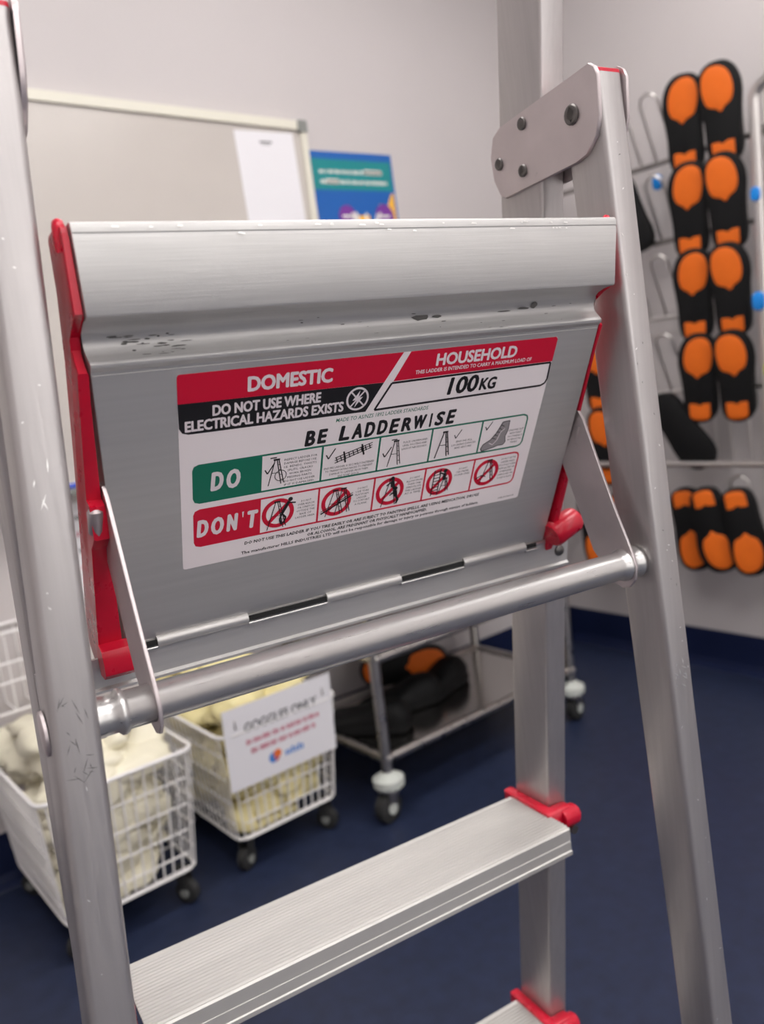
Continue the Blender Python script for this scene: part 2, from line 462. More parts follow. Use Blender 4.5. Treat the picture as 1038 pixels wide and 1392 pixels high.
# platform panel: extruded section seen from underneath
XL = lambda z: 0.1020 - 0.04 * (z - 0.055) if z > 0.05 else 0.1030 + 0.078 * (0.036 - z)
XR = lambda z: 0.5030 if z > 0.05 else 0.5050 + 0.085 * (0.036 - z)
prof = [(0.4768, 0.1035), (0.4756, 0.1028), (0.4751, 0.1015), (0.4751, 0.0978), (0.4754, 0.0972), (0.4754, 0.0958), (0.4752, 0.0950), (0.4808, 0.0550), (0.4815, 0.0538), (0.4830, 0.0534), (0.4920, 0.0526), (0.4990, 0.0503),
        (0.5022, 0.0487), (0.5045, 0.0463), (0.5060, 0.0438), (0.5068, 0.0412), (0.5067, 0.0387), (0.5059, 0.0364), (0.5045, 0.0344), (0.5030, 0.0328), (0.5016, 0.0313), (0.5008, 0.0302), (0.5004, 0.0292), (0.5006, 0.0281), (0.5013, 0.0270),
        (0.5045, 0.0250), (0.6160, -0.1680), (0.6175, -0.1700), (0.6220, -0.1690), (0.6350, -0.1600), (0.5300, 0.0280), (0.5110, 0.0900), (0.5100, 0.1030)]
mb = LMB(); n = len(prof)
ra = [(XL(z), y, z) for y, z in prof]; rb = [(XR(z), y, z) for y, z in prof]
mb.loft([ra, rb])
platform = mb.build('platform_panel', [M['alu_x']], smooth=24)
# flat underside sheet has a smoother finish: own part, 0.2 mm proud
D = Vector((0, 0.1115, -0.193)).normalized(); NRM = Vector((0, -0.866, -0.500))
A0 = Vector((0, 0.5055, 0.0232)); A1 = Vector((0, 0.6155, -0.1671))
dd = (A1 - A0).normalized(); NRM = Vector((0, dd.z, -dd.y)); NRM.normalize()
if NRM.y > 0: NRM = -NRM
mb = LMB()
q = []
for pt in (A0, A1):
    for X in (XL, XR):
        b = pt + NRM * 0.0004
        q.append((X(pt.z) + (0.0004 if X is XL else -0.0004), b.y, b.z))
mb.add(q + [tuple(Vector(p) - NRM * 0.0012) for p in q], [(0, 1, 3, 2), (4, 6, 7, 5), (0, 4, 5, 1), (2, 3, 7, 6), (0, 2, 6, 4), (1, 5, 7, 3)])
mb.build('underside_sheet', M['alu_flat'], platform)
for a, b in ((0.1415, 0.2145), (0.2845, 0.3575), (0.4255, 0.4985)):      # bright rolled knuckles of the panel
    mb = LMB(); mb.tube([(a, 0.6168, HZ - 0.0010), (b, 0.6168, HZ - 0.0010)], 0.0046, 14)
    mb.build('hinge_knuckle', M['alu_flat'], platform, smooth=50)
for a, b in ((0.2145, 0.2845), (0.3575, 0.4255), (0.4985, 0.512), (0.118, 0.1415)):      # dark notches between the rolls
    LMB().box(a, b, 0.6139, 0.6195, HZ - 0.0030, HZ + 0.0008).build('hinge_gap', M['slot'], platform)
# grime in the groove
rng = random.Random(3)
def groove(x, f):                   # point on the groove surface, f 0..1 from lip to ridge
    seg = prof[9:24]; k = f * (len(seg) - 1); i = min(int(k), len(seg) - 2); t = k - i
    y = seg[i][0] * (1 - t) + seg[i + 1][0] * t; z = seg[i][1] * (1 - t) + seg[i + 1][1] * t
    return (x, y - 0.0005, z - 0.0003)
mb = LMB()
def smear(cx, cf, rx, rf, n=9):
    pts = [(cx + rx * rng.uniform(.6, 1) * math.cos(2 * math.pi * i / n), min(.98, max(.02, cf + rf * rng.uniform(.6, 1) * math.sin(2 * math.pi * i / n)))) for i in range(n)]
    c = groove(cx, cf); vs = [c] + [groove(a, b) for a, b in pts]
    mb.add(vs, [(0, 1 + i, 1 + (i + 1) % n) for i in range(n)])
for c in ((0.336, .40, .009, .07), (0.350, .40, .005, .035), (0.440, .33, .004, .08), (0.430, .37, .007, .03), (0.412, .40, .008, .02)): smear(*c)
for i in range(30):
    smear(rng.uniform(.118, .165), rng.uniform(.30, .72), rng.uniform(.001, .006), rng.uniform(.006, .022), 7)
for i in range(22):
    smear(rng.uniform(.20, .49), rng.uniform(.25, .85), rng.uniform(.0006, .003), rng.uniform(.005, .015), 6)
tag(mb.build('grime_mark', M['grime'], platform), kind='stuff')
mb = LMB()
for i in range(26):                 # bright nicks along the nose edge
    x = rng.uniform(0.11, 0.50); w_ = rng.uniform(.001, .006); z = rng.choice((0.0958, 0.1000)) + rng.uniform(-.0006, .0006)
    y = 0.4745 - 0.0002
    mb.add([(x, y, z), (x + w_, y, z - .0002), (x + w_ * .9, y, z + .0006), (x + w_ * .2, y, z + .0009)], [(0, 1, 2, 3)])
tag(mb.build('nick_mark', M['nick'], platform), kind='stuff')

# red end caps of the platform
def cap_profile():
    # (y, z) outline of the cap seen from the side
    return [(0.4810, 0.1020), (0.4795, 0.0960), (0.4850, 0.0560), (0.4960, 0.0520), (0.5080, 0.0460), (0.5110, 0.0390), (0.5085, 0.0320), (0.5040, 0.0250),
            (0.5150, 0.0080), (0.5495, -0.0520), (0.5430, -0.0560), (0.5480, -0.0780), (0.5570, -0.0830), (0.5630, -0.0860), (0.5830, -0.1200), (0.6070, -0.1620), (0.6170, -0.1800), (0.6330, -0.1830), (0.6470, -0.1700),
            (0.6420, -0.1500), (0.6050, -0.0920), (0.5650, -0.0220), (0.5350, 0.0350), (0.5200, 0.0750), (0.5170, 0.1040), (0.5000, 0.1050)]
def gap_in(z): return 0.0003 + 0.0031 * min(1, max(0, (0.045 - z) / 0.07))
for side in (-1, 1):
    pr = cap_profile()
    if side < 0:
        f_in = lambda z: XL(z) - gap_in(z); f_out = lambda z: 0.0955 + 0.0115 * (0.1 - z)
    else:
        f_in = lambda z: XR(z) + gap_in(z); f_out = lambda z: XR(z) + 0.0042 + 0.03 * min(0.25, max(0, 0.03 - z))
    def slab(name, outline, fa, fb, parent, e=0.0010, m='red', sm=35):
        cy = sum(p[0] for p in outline) / len(outline); cz = sum(p[1] for p in outline) / len(outline)
        def rg(f_, t_, sh): return [(fa(z) + (fb(z) - fa(z)) * t_, y + (cy - y) * sh, z + (cz - z) * sh) for y, z in outline]
        rings = [rg(0, 0, .02), rg(0, .12, 0), rg(0, .88, 0), rg(0, 1, .02)]
        if side < 0: rings = [r[::-1] for r in rings]
        mb = LMB(); mb.loft(rings)
        return mb.build(name, M[m], parent, smooth=sm)
    cap = slab('side_cap', pr, f_in, f_out, platform)
    # rounded tip standing up at the top corner
    mb = LMB(); x_ = f_out(0.1) - side * 0.001
    mb.tube([(x_, 0.4900, 0.0900), (x_, 0.4880, 0.1030), (x_, 0.4885, 0.1062), (x_, 0.4892, 0.1075)], [0.0032, 0.0038, 0.0030, 0.0012], 12)
    mb.build('cap_tip', M['red'], cap, smooth=50)
    # foot that hooks round the hinge
    if side < 0:
        slab('cap_foot', [(0.5975, -0.1640), (0.5955, -0.1740), (0.5975, -0.1820), (0.6040, -0.1860), (0.6160, -0.1855), (0.6175, -0.1690), (0.6060, -0.1600)],
             lambda z: XL(z) + 0.0010, lambda z: f_out(z) - 0.0004, cap)
    else:   # round hinge lug reaching out over the stile
        mb = LMB(); a = Vector((XR(HZ) + 0.001, 0.6050, -0.1640)); b = a + Vector((0.032, 0.000, 0.012))
        mb.tube([a, a.lerp(b, .08), a.lerp(b, .9), b], [0.0108, 0.0128, 0.0128, 0.0110], 20)
        mb.build('hinge_lug', M['red'], cap, smooth=50)
    # metal pivot head showing in the cap
    mb = LMB(); bx_ = f_out(-0.066) - side * 0.0016
    if side < 0: bx_ = f_out(-0.066) + 0.0035
    mb.tube([(bx_, 0.5480, -0.0565), (bx_, 0.5465, -0.0590), (bx_, 0.5520, -0.0730), (bx_, 0.5540, -0.0750)], [0.0030, 0.0052, 0.0052, 0.0030], 14)
    mb.build('pivot_bolt', M['plate'], cap, smooth=45)

# sticker on the sheet
SW, SH = 310.0, 156.0
SA = A0 + dd * ((0.0232 - 0.0195) / -dd.z)
def sticker_place(s, t, lay):
    p = SA + dd * (t * 156.0 / 154.0 / 1000) + NRM * (0.00055 + 0.00009 * lay)
    return (0.1545 + s / 1000 + 0.05 * (0.0195 - p.z), p.y, p.z)
pr = Print2D(sticker_place)
W_, R_, K_, G_, Y_, L_ = range(6)
pr.poly(rrect(0, 310, 0, 154, 2.0, 3), W_, 0)
pr.poly([(2, 0), (165, 0), (151.5, 22.1), (0, 20.4), (0, 2), (.6, .6)], R_, 1)
pr.poly([(171.2, 0), (308, 0), (310, 2), (310, 21), (159.3, 22.1)], R_, 1)
pr.poly([(0, 20.4), (151.4, 22.2), (138.6, 44.0), (6.5, 43.0), (2.5, 41.6), (0.4, 38)], K_, 1)
pr.path([(158.2, 23.4), (308.6, 22.0), (309.2, 36.5), (307.6, 40.2), (303.5, 42.0), (146.0, 43.6)], 1.7, K_, 2, True)
pr.text('DOMESTIC', 47.4, 108.6, 16.5, 9.8, L_, 2, 0.0, fat=.6)
pr.text('HOUSEHOLD', 195, 269.9, 13.2, 8.9, L_, 2, 0.0, fat=.5)
pr.text('THIS LADDER IS INTENDED TO CARRY A MAXIMUM LOAD OF', 177.5, 287, 18.4, 2.9, L_, 2, 0.0, 0, 2, fat=.1)
pr.text('DO NOT USE WHERE', 23.2, 101, 31.2, 7.2, L_, 2, 0.0, fat=.4)
pr.text('ELECTRICAL HAZARDS EXISTS', 4.6, 119.6, 40.8, 7.2, L_, 2, 0.0, fat=.4)
pr.text('100', 210, 237.5, 38.6, 13.2, K_, 2, 0.0, 0.12, fat=.65)
pr.text('KG', 240, 255.6, 38.4, 9.4, K_, 2, 0.0, 0.12, fat=.5)
pr.text('MADE TO AS/NZS 1892 LADDER STANDARDS', 115, 194.2, 49.4, 3.0, G_, 1, 0.004, 0.15, 2)
c = (130.8, 32.6); pr.ring(c, 7.6, 9.2, L_, 2)
pr.line((c[0] - 6, c[1] + 6.4), (c[0] + 6, c[1] - 6.4), 1.2, L_, 2); pr.line((c[0] - 6, c[1] - 6.4), (c[0] + 6, c[1] + 6.4), 1.2, L_, 2)
pr.poly([(c[0] + 1.6, c[1] - 6.5), (c[0] - 4.2, c[1] + 1), (c[0] - .3, c[1] + .6), (c[0] - 2.2, c[1] + 6.6), (c[0] + 4.2, c[1] - 1.2), (c[0] + .4, c[1] - .8)], L_, 3)
# chunky hand-lettered heading, letter by letter
def chunky(word, s0, s1, base, cap, m, lay, bold=0.02, seed=1):
    r = random.Random(seed); W8 = {'W': 1.3, 'I': .55, "'": .5, 'T': .95, 'O': 1.08}
    tot = sum(W8.get(c_, 1) for c_ in word); a = s0
    for ch in word:
        wd = (s1 - s0) * W8.get(ch, 1) / tot; fat = cap * .062
        wch = max(wd * {'I': .30, "'": .55}.get(ch, .84) - 2 * fat, cap * .07); o_ = (wd - wch) / 2
        if ch == "'": pr.poly([(a + o_, base - cap), (a + o_ + wch * 1.3, base - cap * 1.02), (a + o_ + wch * .8, base - cap * .68), (a + o_ + wch * .3, base - cap * .68)], m, lay)
        else: pr.text(ch, a + o_, a + o_ + wch, base + r.uniform(-.03, .03) * cap, cap * r.uniform(.90, .98), m, lay, 0.0, 0.14, fat=fat)
        a += wd
chunky('BE', 90.2, 110, 64.8, 11.6, K_, 1, seed=2)
chunky('LADDERWISE', 117.5, 223, 64.8, 11.6, K_, 1, seed=5)
# DO row
def row(b0, b1, col, title, ts, seed):
    pr.poly([(13, b0), (59, b0), (59, b1), (13, b1), (9.6, b1 - 1.4), (8.4, b1 - 4.5), (8.4, b0 + 4.5), (9.6, b0 + 1.4)], col, 1)
    pr.path([(59, b0 + .7), (293.5, b0 + .7), (297.2, b0 + 2), (298.6, b0 + 5), (298.6, b1 - 5), (297.2, b1 - 2), (293.5, b1 - .7), (59, b1 - .7)], 1.5, col, 1)
    for a in (106.2, 154.6, 202.3, 251.3): pr.line((a, b0), (a, b1), 1.6, col, 1)
    chunky(title, ts[0], ts[1], ts[2], ts[3], L_, 2, 0.05, seed)
row(66.9, 98.6, G_, 'DO', (20, 44, 89.4, 14.5), 3)
row(103.4, 136.2, R_, "DON'T", (9.6, 58, 127.0, 14.6), 4)
def small(lines, a0, a1, b0, lead, cap=1.7):
    for i, t_ in enumerate(lines):
        mx = max(len(x) for x in lines); wd = (a1 - a0) * len(t_) / mx; m_ = (a0 + a1) / 2
        pr.text(t_, m_ - wd / 2, m_ + wd / 2, b0 + i * lead, cap, K_, 1, 0.0, 0, 1)
small(['INSPECT LADDER FOR', 'DAMAGE BEFORE USE.', 'I.E. BENDS, TWISTS', 'SPLITS, CRACKS', 'WORN, BROKEN', 'MISSING PARTS.', 'DO NOT USE LADDER', 'IF IT IS DAMAGED.'], 76, 102, 74.9, 3.05)
small(['ENSURE LADDER IS SECURELY FASTENED', 'TO TRANSPORTING RACKS TO PREVENT', 'DAMAGE TO LADDER FROM THEM', 'AND ROAD SHOCK.'], 108.5, 151.5, 88.6, 2.8)
small(['PLACE ON FIRM AND', 'LEVEL FOOTING AND', 'LASH IF NECESSARY.'], 175.5, 199, 76.6, 2.9)
small(['ENSURE ALL', 'LOCKING DEVICES', 'ARE SECURE.'], 223.5, 247.5, 84.0, 3.0)
small(['ENSURE SLIP', 'RESISTANT', 'FOOTWEAR IS', 'WORN AT ALL', 'TIMES.'], 281.5, 296.8, 81.8, 3.0)
small(['DO NOT', 'OVER REACH', 'OR STRETCH', 'OUTSIDE THE', 'BASE OF', 'LADDER AREA.'], 87.5, 104, 113.6, 2.9)
small(['DO NOT', 'USE THIS', 'PLATFORM', 'LADDER', 'TO SUPPORT', 'A PLANK.'], 137, 151.5, 112.0, 2.9)
small(['DO NOT', 'ALLOW MORE', 'THAN ONE', 'PERSON ON', 'THE LADDER', 'AT A TIME.'], 184.8, 200.4, 111.5, 2.9)
small(['DO NOT', 'USE UNDER', 'POWER LINES'], 232.5, 248, 111.4, 2.9)
small(['DO NOT USE THE', 'LADDER UNLESS', 'IT IS FULLY OPEN', 'WITH ALL FEET ON', 'A FIRM LEVEL', 'SURFACE AND THE', 'LOCKS IN PLACE'], 279.3, 297.0, 109.6, 3.2)
pr.text('DO NOT USE THIS LADDER IF YOU TIRE EASILY OR ARE SUBJECT TO FAINTING SPELLS, ARE USING MEDICATION, DRUGS', 47, 263.5, 142.6, 2.6, K_, 1, 0.004, 0.1, 1, fat=.12)
pr.text('OR ALCOHOL, ARE PREGNANT OR PHYSICALLY HANDICAPPED.', 98.8, 210, 147.0, 2.6, K_, 1, 0.004, 0.1, 1, fat=.12)
pr.text('The manufacturer HILLS INDUSTRIES LTD will not be responsible for damage or injury to persons through misuse of ladders.', 44.5, 264.7, 151.2, 2.5, K_, 1, 0.004, 0, 1, fat=.1)
pr.text('HIL528009', 287, 304.4, 151.0, 1.6, K_, 1, 0.0, 0, 1)
# ticks and pictograms
def tick(a, b, k=1.0): pr.path([(a, b), (a + 2.0 * k, b + 3.6 * k), (a + 7.2 * k, b - 4.6 * k)], 0.9 * k, K_, 2)
def ladder_pic(a, b, h_, lean=4, col=K_, steps=4, wd=0.7, lay=3):
    """front view step ladder in line work: apex (a, b), height h_"""
    L1 = [(a - .8, b), (a - lean - 1, b + h_)]; L2 = [(a + .8, b), (a + lean, b + h_ * .98)]; L3 = [(a + 2.2, b), (a + lean + 2.2, b + h_ * .95)]
    for l_ in (L1, L2, L3): pr.line(l_[0], l_[1], wd, col, lay)
    pr.rect(a - 2, a + 3, b - 1, b + .4, col, lay)
    for i in range(1, steps + 1):
        t_ = i / (steps + 1); y_ = b + h_ * t_
        pr.line((a + .8 + (lean - .8) * t_, y_), (a + 2.2 + lean * t_, y_), wd * .7, col, lay)
    pr.line((a - .8 - lean * .5, b + h_ * .5), (a + .8 + lean * .5, b + h_ * .52), wd * .6, col, lay)
tick(61.2, 80); ladder_pic(69.5, 73, 21, 4.5); pr.rect(65, 70, 70.5, 71.4, K_, 3); pr.ring((73.5, 86.5), 4.2, 4.7, K_, 3, 18)
tick(109.5, 75.8)
for k in range(3): pr.line((117, 79.5 + k * 2.2), (148, 71 + k * 2.0), .7, K_, 3)
for k in range(9): pr.line((118 + k * 3.4, 79.3 - k * .95), (119.4 + k * 3.4, 83.8 - k * .98), .8, K_, 3)
pr.line((124, 75), (126, 84.8), 1.4, K_, 3); pr.line((139, 71), (141.5, 80.6), 1.4, K_, 3)
tick(158.5, 82.6); ladder_pic(169, 73.5, 22, 4.2); pr.rect(165, 170, 71.4, 72.3, K_, 3)
ladder_pic(214.5, 72.5, 23, 5.2, wd=1.0); tick(224.5, 76.6, .9)
tick(255.0, 73.6, .9)
shoe = [(272.5, 71.5), (279.5, 71), (279.8, 80), (278, 86), (279.5, 91), (277.5, 93.8), (272, 93.6), (268, 94.8), (256, 96.8), (254.2, 94.4), (256, 90.5), (263, 87), (268, 81)]
pr.poly(shoe, Y_, 2); pr.path(shoe, .7, K_, 3, True)
for k in range(5): pr.line((264 + k * 1.9, 85.5 - k * 2.8), (268.5 + k * 1.6, 87 - k * 2.8), .6, K_, 3)
pr.path([(262, 90), (266, 92), (270, 88), (272, 81), (276, 78)], .7, L_, 4)
for ca, pose in ((73.0, 0), (121.8, 1), (170.0, 2), (217.6, 3), (266.3, 4)):
    cb = 119.6; pr.ring((ca, cb), 9.6, 13.0, R_, 2, 30)
    pr.line((ca - 8.0, cb + 8.0), (ca + 8.0, cb - 8.0), 3.0, R_, 2)
    if pose == 0:
        ladder_pic(ca - 1.5, cb - 10, 24, 6, steps=5)
        pr.disc((ca + 9.5, cb - 10.8), 1.9, K_, 4, 12); pr.line((ca + 8.5, cb - 9), (ca + 3, cb + 1), 2.6, K_, 4); pr.line((ca + 8, cb - 8), (ca + 14, cb - 7), 1.2, K_, 4)
        pr.path([(ca + 3, cb + 1), (ca + 6.5, cb + 5), (ca + 4.5, cb + 10)], 1.5, K_, 4); pr.path([(ca + 3, cb + 1), (ca + 1.5, cb + 6), (ca + 3, cb + 11)], 1.5, K_, 4)
    elif pose == 1:
        ladder_pic(ca - 2, cb - 10.5, 23, 6, steps=5); ladder_pic(ca + 5, cb - 11, 23, 5, steps=5)
        pr.line((ca - 13, cb + 9), (ca + 14, cb - 4), 1.4, K_, 4); pr.line((ca - 13, cb + 7), (ca + 14, cb - 6), .6, K_, 4)
    elif pose == 2:
        ladder_pic(ca + 0, cb - 11, 25, 6, steps=6)
        for dx, dy in ((0, -7), (4, 3)):
            pr.disc((ca + dx + 1, cb + dy - 5), 1.9, K_, 4, 12); pr.line((ca + dx + 1, cb + dy - 3), (ca + dx + 2, cb + dy + 3), 3.4, K_, 4)
            pr.path([(ca + dx + 2, cb + dy + 3), (ca + dx + 5, cb + dy + 6), (ca + dx + 3, cb + dy + 10)], 1.6, K_, 4); pr.line((ca + dx + 1, cb + dy - 2), (ca + dx - 4, cb + dy + 1), 1.2, K_, 4)
    elif pose == 3:
        for k in range(8): pr.line((ca - 6, cb - 10 + k * 3), (ca + 0, cb - 10.5 + k * 3), .7, K_, 3)
        pr.line((ca - 6, cb - 12), (ca - 6.5, cb + 13), .9, K_, 3); pr.line((ca + 0, cb - 12.5), (ca - .3, cb + 13), .9, K_, 3)
        pr.disc((ca + 4.6, cb - 10), 1.9, K_, 4, 12); pr.line((ca + 4.4, cb - 8), (ca + 4.5, cb - 1), 3.2, K_, 4); pr.line((ca + 3.5, cb - 7), (ca - 1, cb - 9), 1.2, K_, 4)
        ladder_pic(ca + 5, cb - 2, 13, 3, steps=3, wd=.8)
    else:
        ladder_pic(ca + 1, cb - 12, 23, 5.5, steps=5, wd=.8)
        pr.path([(ca - 11, cb + 5), (ca - 5, cb + 2), (ca, cb + 4)], .9, K_, 3)
stk = pr.mb
stk2 = LMB(); stk2.v, stk2.f, stk2.m = stk.v, stk.f, stk.m
sticker = stk2.build('safety_sticker', [M['p_white'], M['p_red'], M['p_black'], M['p_green'], M['p_grey'], M['p_ltext']], platform)
sticker['label'] = 'white printed safety sticker with red, black and green panels reading BE LADDERWISE'

# round tube across the rear stiles
TY, TZ, TR = 0.5060, -0.1775, 0.0120
hx = REAR['h'] - REAR['k'] * TZ
a, b = LX0 - hx, LX0 + hx
mb = LMB()
path = [(a + 0.0002, TR + .0006), (a + 0.004, TR + .0006), (a + 0.0055, TR), (a + 0.0125, TR), (a + 0.0145, TR + .0022), (a + 0.0165, TR + .0024), (a + 0.0185, TR + .0012), (a + 0.0195, TR),
        (b - 0.0280, TR), (b - 0.0265, TR), (b - 0.0225, TR), (b - 0.0200, TR + .0018), (b - 0.0175, TR + .0020), (b - 0.0155, TR + .0004), (b - 0.0135, TR), (b - 0.008, TR + .0002), (b - 0.0055, TR + .0020), (b - 0.003, TR + .0020), (b - 0.0002, TR)]
mb.tube([(x, TY, TZ) for x, r in path], [r for x, r in path], 28)
mb.build('crossbar', M['alu_tube'], smooth=60)
for x in (a - REAR['w'] - 0.0004, b + REAR['w'] + 0.0004):
    s_ = -1 if x < LX0 else 1; mb = LMB()
    mb.tube([(x, TY, TZ), (x + s_ * 0.0018, TY, TZ), (x + s_ * 0.0026, TY, TZ)], [0.0135, 0.0135, 0.0115], 22)
    mb.build('crossbar_end', M['plate'], smooth=40)

# flat straps from the platform to the tube
def strap(x0, x1):
    pts = [(.5405, -.0520), (.5230, -.0980), (.5080, -.1360), (.4945, -.1670), (.4912, -.1780), (.4935, -.1895), (.5000, -.1965), (.5080, -.1985), (.5165, -.1955), (.5225, -.1885),
           (.5300, -.1800), (.5400, -.1690), (.5680, -.0980), (.5790, -.0700), (.5720, -.0500), (.5560, -.0420), (.5455, -.0440)]
    poly = [Vector((0, a_, b_)) for a_, b_ in pts]
    e = 0.0005
    mb = LMB()
    cen = sum(poly, Vector()) / len(poly)
    ins = [p + (cen - p).normalized() * e for p in poly]
    mb.loft([[(x0, p.y, p.z) for p in ins], [(x0 + e, p.y, p.z) for p in poly], [(x1 - e, p.y, p.z) for p in poly], [(x1, p.y, p.z) for p in ins]][::-1])
    return mb.build('stay_strap', M['plate'], smooth=30)
strap(0.1072, 0.1098)
strap(0.5146, 0.5172)

# hinge plates either side of the stile tops
PL = [(0.4905, 0.2185), (0.4880, 0.2120), (0.4905, 0.1830), (0.4960, 0.1690), (0.5080, 0.1585), (0.5200, 0.1555), (0.6120, 0.1500), (0.6185, 0.1540), (0.6250, 0.1680),
      (0.6255, 0.1880), (0.6190, 0.2040), (0.6080, 0.2095), (0.5030, 0.2215), (0.4960, 0.2225)]
def hplate(x, side, inner):
    th = 0.0034; cy = sum(p[0] for p in PL) / len(PL); cz = sum(p[1] for p in PL) / len(PL)
    def ring(xv, sh): return [(xv(z), y + (cy - y) * sh, z + (cz - z) * sh) for y, z in PL]
    s_ = -side if inner else side
    base = lambda z: LX0 + side * (x + (0 if inner else REAR['w']) - REAR['k'] * (z - 0.19)) + s_ * 0.0003
    rings = [ring(lambda z: base(z), 0), ring(lambda z: base(z) + s_ * (th - .0008), 0), ring(lambda z: base(z) + s_ * th, 0.012)]
    if s_ < 0: rings = [r[::-1] for r in rings]
    mb = LMB(); mb.loft(rings)
    pl = mb.build('hinge_plate', M['plate'], smooth=35)
    for (y, z, r) in ((0.519, 0.192, 0.0080), (0.578, 0.2035, 0.0053), (0.614, 0.180, 0.0053), (0.584, 0.1665, 0.0053)):
        b0 = base(z) + s_ * th; mb = LMB()
        prof_ = [(-0.001, r), (0.0010, r), (0.0018, r * .85), (0.0018, r * .55), (0.0008, r * .50), (0.0008, r * 0.25), (0.0014, r * .22), (0.0014, r * 0.02)]
        mb.tube([(b0 + s_ * t_, y, z) for t_, rr in prof_], [rr for t_, rr in prof_], 18)
        mb.build('rivet', M['rivet'], pl, smooth=30)
for side in (-1, 1):
    x = REAR['h'] - REAR['k'] * 0.19
    hplate(x, side, True); hplate(x, side, False)

# scratches on the faces of the rear stiles
rng = random.Random(11)
def scratch_set(side, zs, n, spread, m, wid=0.0004, ang=1.5):
    mb = LMB()
    for i in range(n):
        z = zs[0] + rng.random() * (zs[1] - zs[0]); x = REAR['h'] - REAR['k'] * z + 0.004 + rng.random() * (REAR['w'] - 0.009)
        L = rng.uniform(*spread); t_ = rng.uniform(-ang, ang) + math.pi / 2; y = REAR['y'] + REAR['a'] * z - 0.00025
        dx, dz = math.cos(t_) * L / 2, math.sin(t_) * L / 2
        x = min(max(x, REAR['h'] - REAR['k'] * z + 0.004 + abs(dx)), REAR['h'] - REAR['k'] * z + REAR['w'] - 0.004 - abs(dx))
        ax, az = -math.sin(t_) * wid, math.cos(t_) * wid
        mb.add([(LX0 + side * (x + dx), y + REAR['a'] * dz, z + dz), (LX0 + side * (x + ax), y, z + az), (LX0 + side * (x - dx), y - REAR['a'] * dz, z - dz), (LX0 + side * (x - ax), y, z - az)], [(0, 1, 2, 3)])
    tag(mb.build('scratch_mark', m), kind='stuff')
scratch_set(-1, (-0.205, -0.155), 22, (0.003, 0.011), M['grime'], 0.00022)
scratch_set(-1, (-0.42, 0.15), 12, (0.001, 0.004), M['nick'], 0.0005)
scratch_set(1, (-0.292, -0.268), 12, (0.003, 0.009), M['nick'], 0.0008, 1.2)
scratch_set(-1, (-0.045, -0.015), 4, (0.004, 0.010), M['nick'], 0.0005, 0.6)
scratch_set(-1, (-0.56, -0.40), 9, (0.002, 0.006), M['nick'], 0.0006, 1.0)
scratch_set(1, (-0.75, 0.18), 22, (0.001, 0.004), M['nick'], 0.0006)
scratch_set(1, (-0.30, 0.18), 8, (0.001, 0.003), M['grime'], 0.0004)

# ------------------------------------------------------------------ wall things
# whiteboard on the back wall
wb = tag(empty('whiteboard', (0.75, RY1, 1.39)), 'large cream-framed whiteboard on the back wall left of the blue poster', 'whiteboard')
x0, x1, z0, z1 = -1.05, 0.765, -0.455, 0.452
MB().box(x0, x1, -0.014, -0.002, z0, z1).build('board', M['board'], wb)
for nm, bx_ in (('frame_top', (x0, x1, -0.022, -0.001, z1 - 0.003, z1 + 0.022)), ('frame_bottom', (x0, x1, -0.022, -0.001, z0 - 0.02, z0 + 0.003)),
                ('frame_side', (x1 - 0.003, x1 + 0.018, -0.022, -0.001, z0, z1)), ('frame_side', (x0 - 0.018, x0 + 0.003, -0.022, -0.001, z0, z1))):
    MB().box(*bx_).build(nm, M['board_frame'], wb)
for x, z in ((x1 + 0.003, z1 + 0.008), (x0 - 0.003, z1 + 0.008), (x1 + 0.003, z0 - 0.008), (x0 - 0.003, z0 - 0.008)):
    mb = MB(); mb.loft([[(x + a, y, z + b) for a, b in rrect(-0.016, 0.016, -0.016, 0.016, 0.005, 3)] for y in (-0.026, -0.0005)][::-1]); mb.build('corner_clip', M['clip'], wb)
mb = MB(); mb.box(x0 + .2, x1 - .1, -0.075, -0.02, z0 - 0.022, z0 - 0.017); mb.box(x0 + .2, x1 - .1, -0.077, -0.073, z0 - 0.022, z0 - 0.008)
mb.build('pen_tray', M['clip'], wb)
mk = MB(); mk.tube([(-0.065, 0, 0), (-0.06, 0, 0), (0.025, 0, 0), (0.03, 0, 0), (0.065, 0, 0), (0.068, 0, 0)], [0.006, 0.0085, 0.0085, 0.0095, 0.0095, 0.007], 12)
o = mk.build('marker_pen', M['marker_blue'], smooth=50); o.location = (0.70, RY1 - 0.05, 0.9295)
tag(o, 'blue marker pen lying on the whiteboard tray', 'pen')

def wall_sheet(name, x0, z0, wd, ht, rot, base_m, draw, mats, y=RY1, depth=0.0008):
    """a sheet of paper or card on the back wall, origin top-left, mm coordinates; rot in degrees"""
    c_, s_ = math.cos(math.radians(rot)), math.sin(math.radians(rot))
    def place(a, b, lay):
        a_, b_ = a / 1000, b / 1000
        return (a_ * c_ + b_ * s_, -depth - 0.00025 * lay, a_ * s_ - b_ * c_)
    p = Print2D(place)
    mb = p.mb
    f_ = [place(0, 0, 0), place(wd, 0, 0), place(wd, ht, 0), place(0, ht, 0)]; bk = [(q[0], -0.0001, q[2]) for q in f_]
    mb.add(f_ + bk, [(3, 2, 1, 0), (4, 5, 6, 7), (0, 1, 5, 4), (1, 2, 6, 5), (2, 3, 7, 6), (3, 0, 4, 7)], 0)
    draw(p)
    o = mb.build(name, [base_m] + mats); o.location = (x0, y, z0)
    return o

def draw_paper(p):
    p.rect(78, 120, 26, 31, 1, 1); p.rect(84, 112, 34, 36, 1, 1)
o = wall_sheet('paper_notice', 1.290, 1.822, 196, 290, 2.0, M['paper'], draw_paper, [M['ink']], y=RY1 - 0.0145)
tag(o, 'white sheet of paper stuck on the right end of the whiteboard', 'paper')

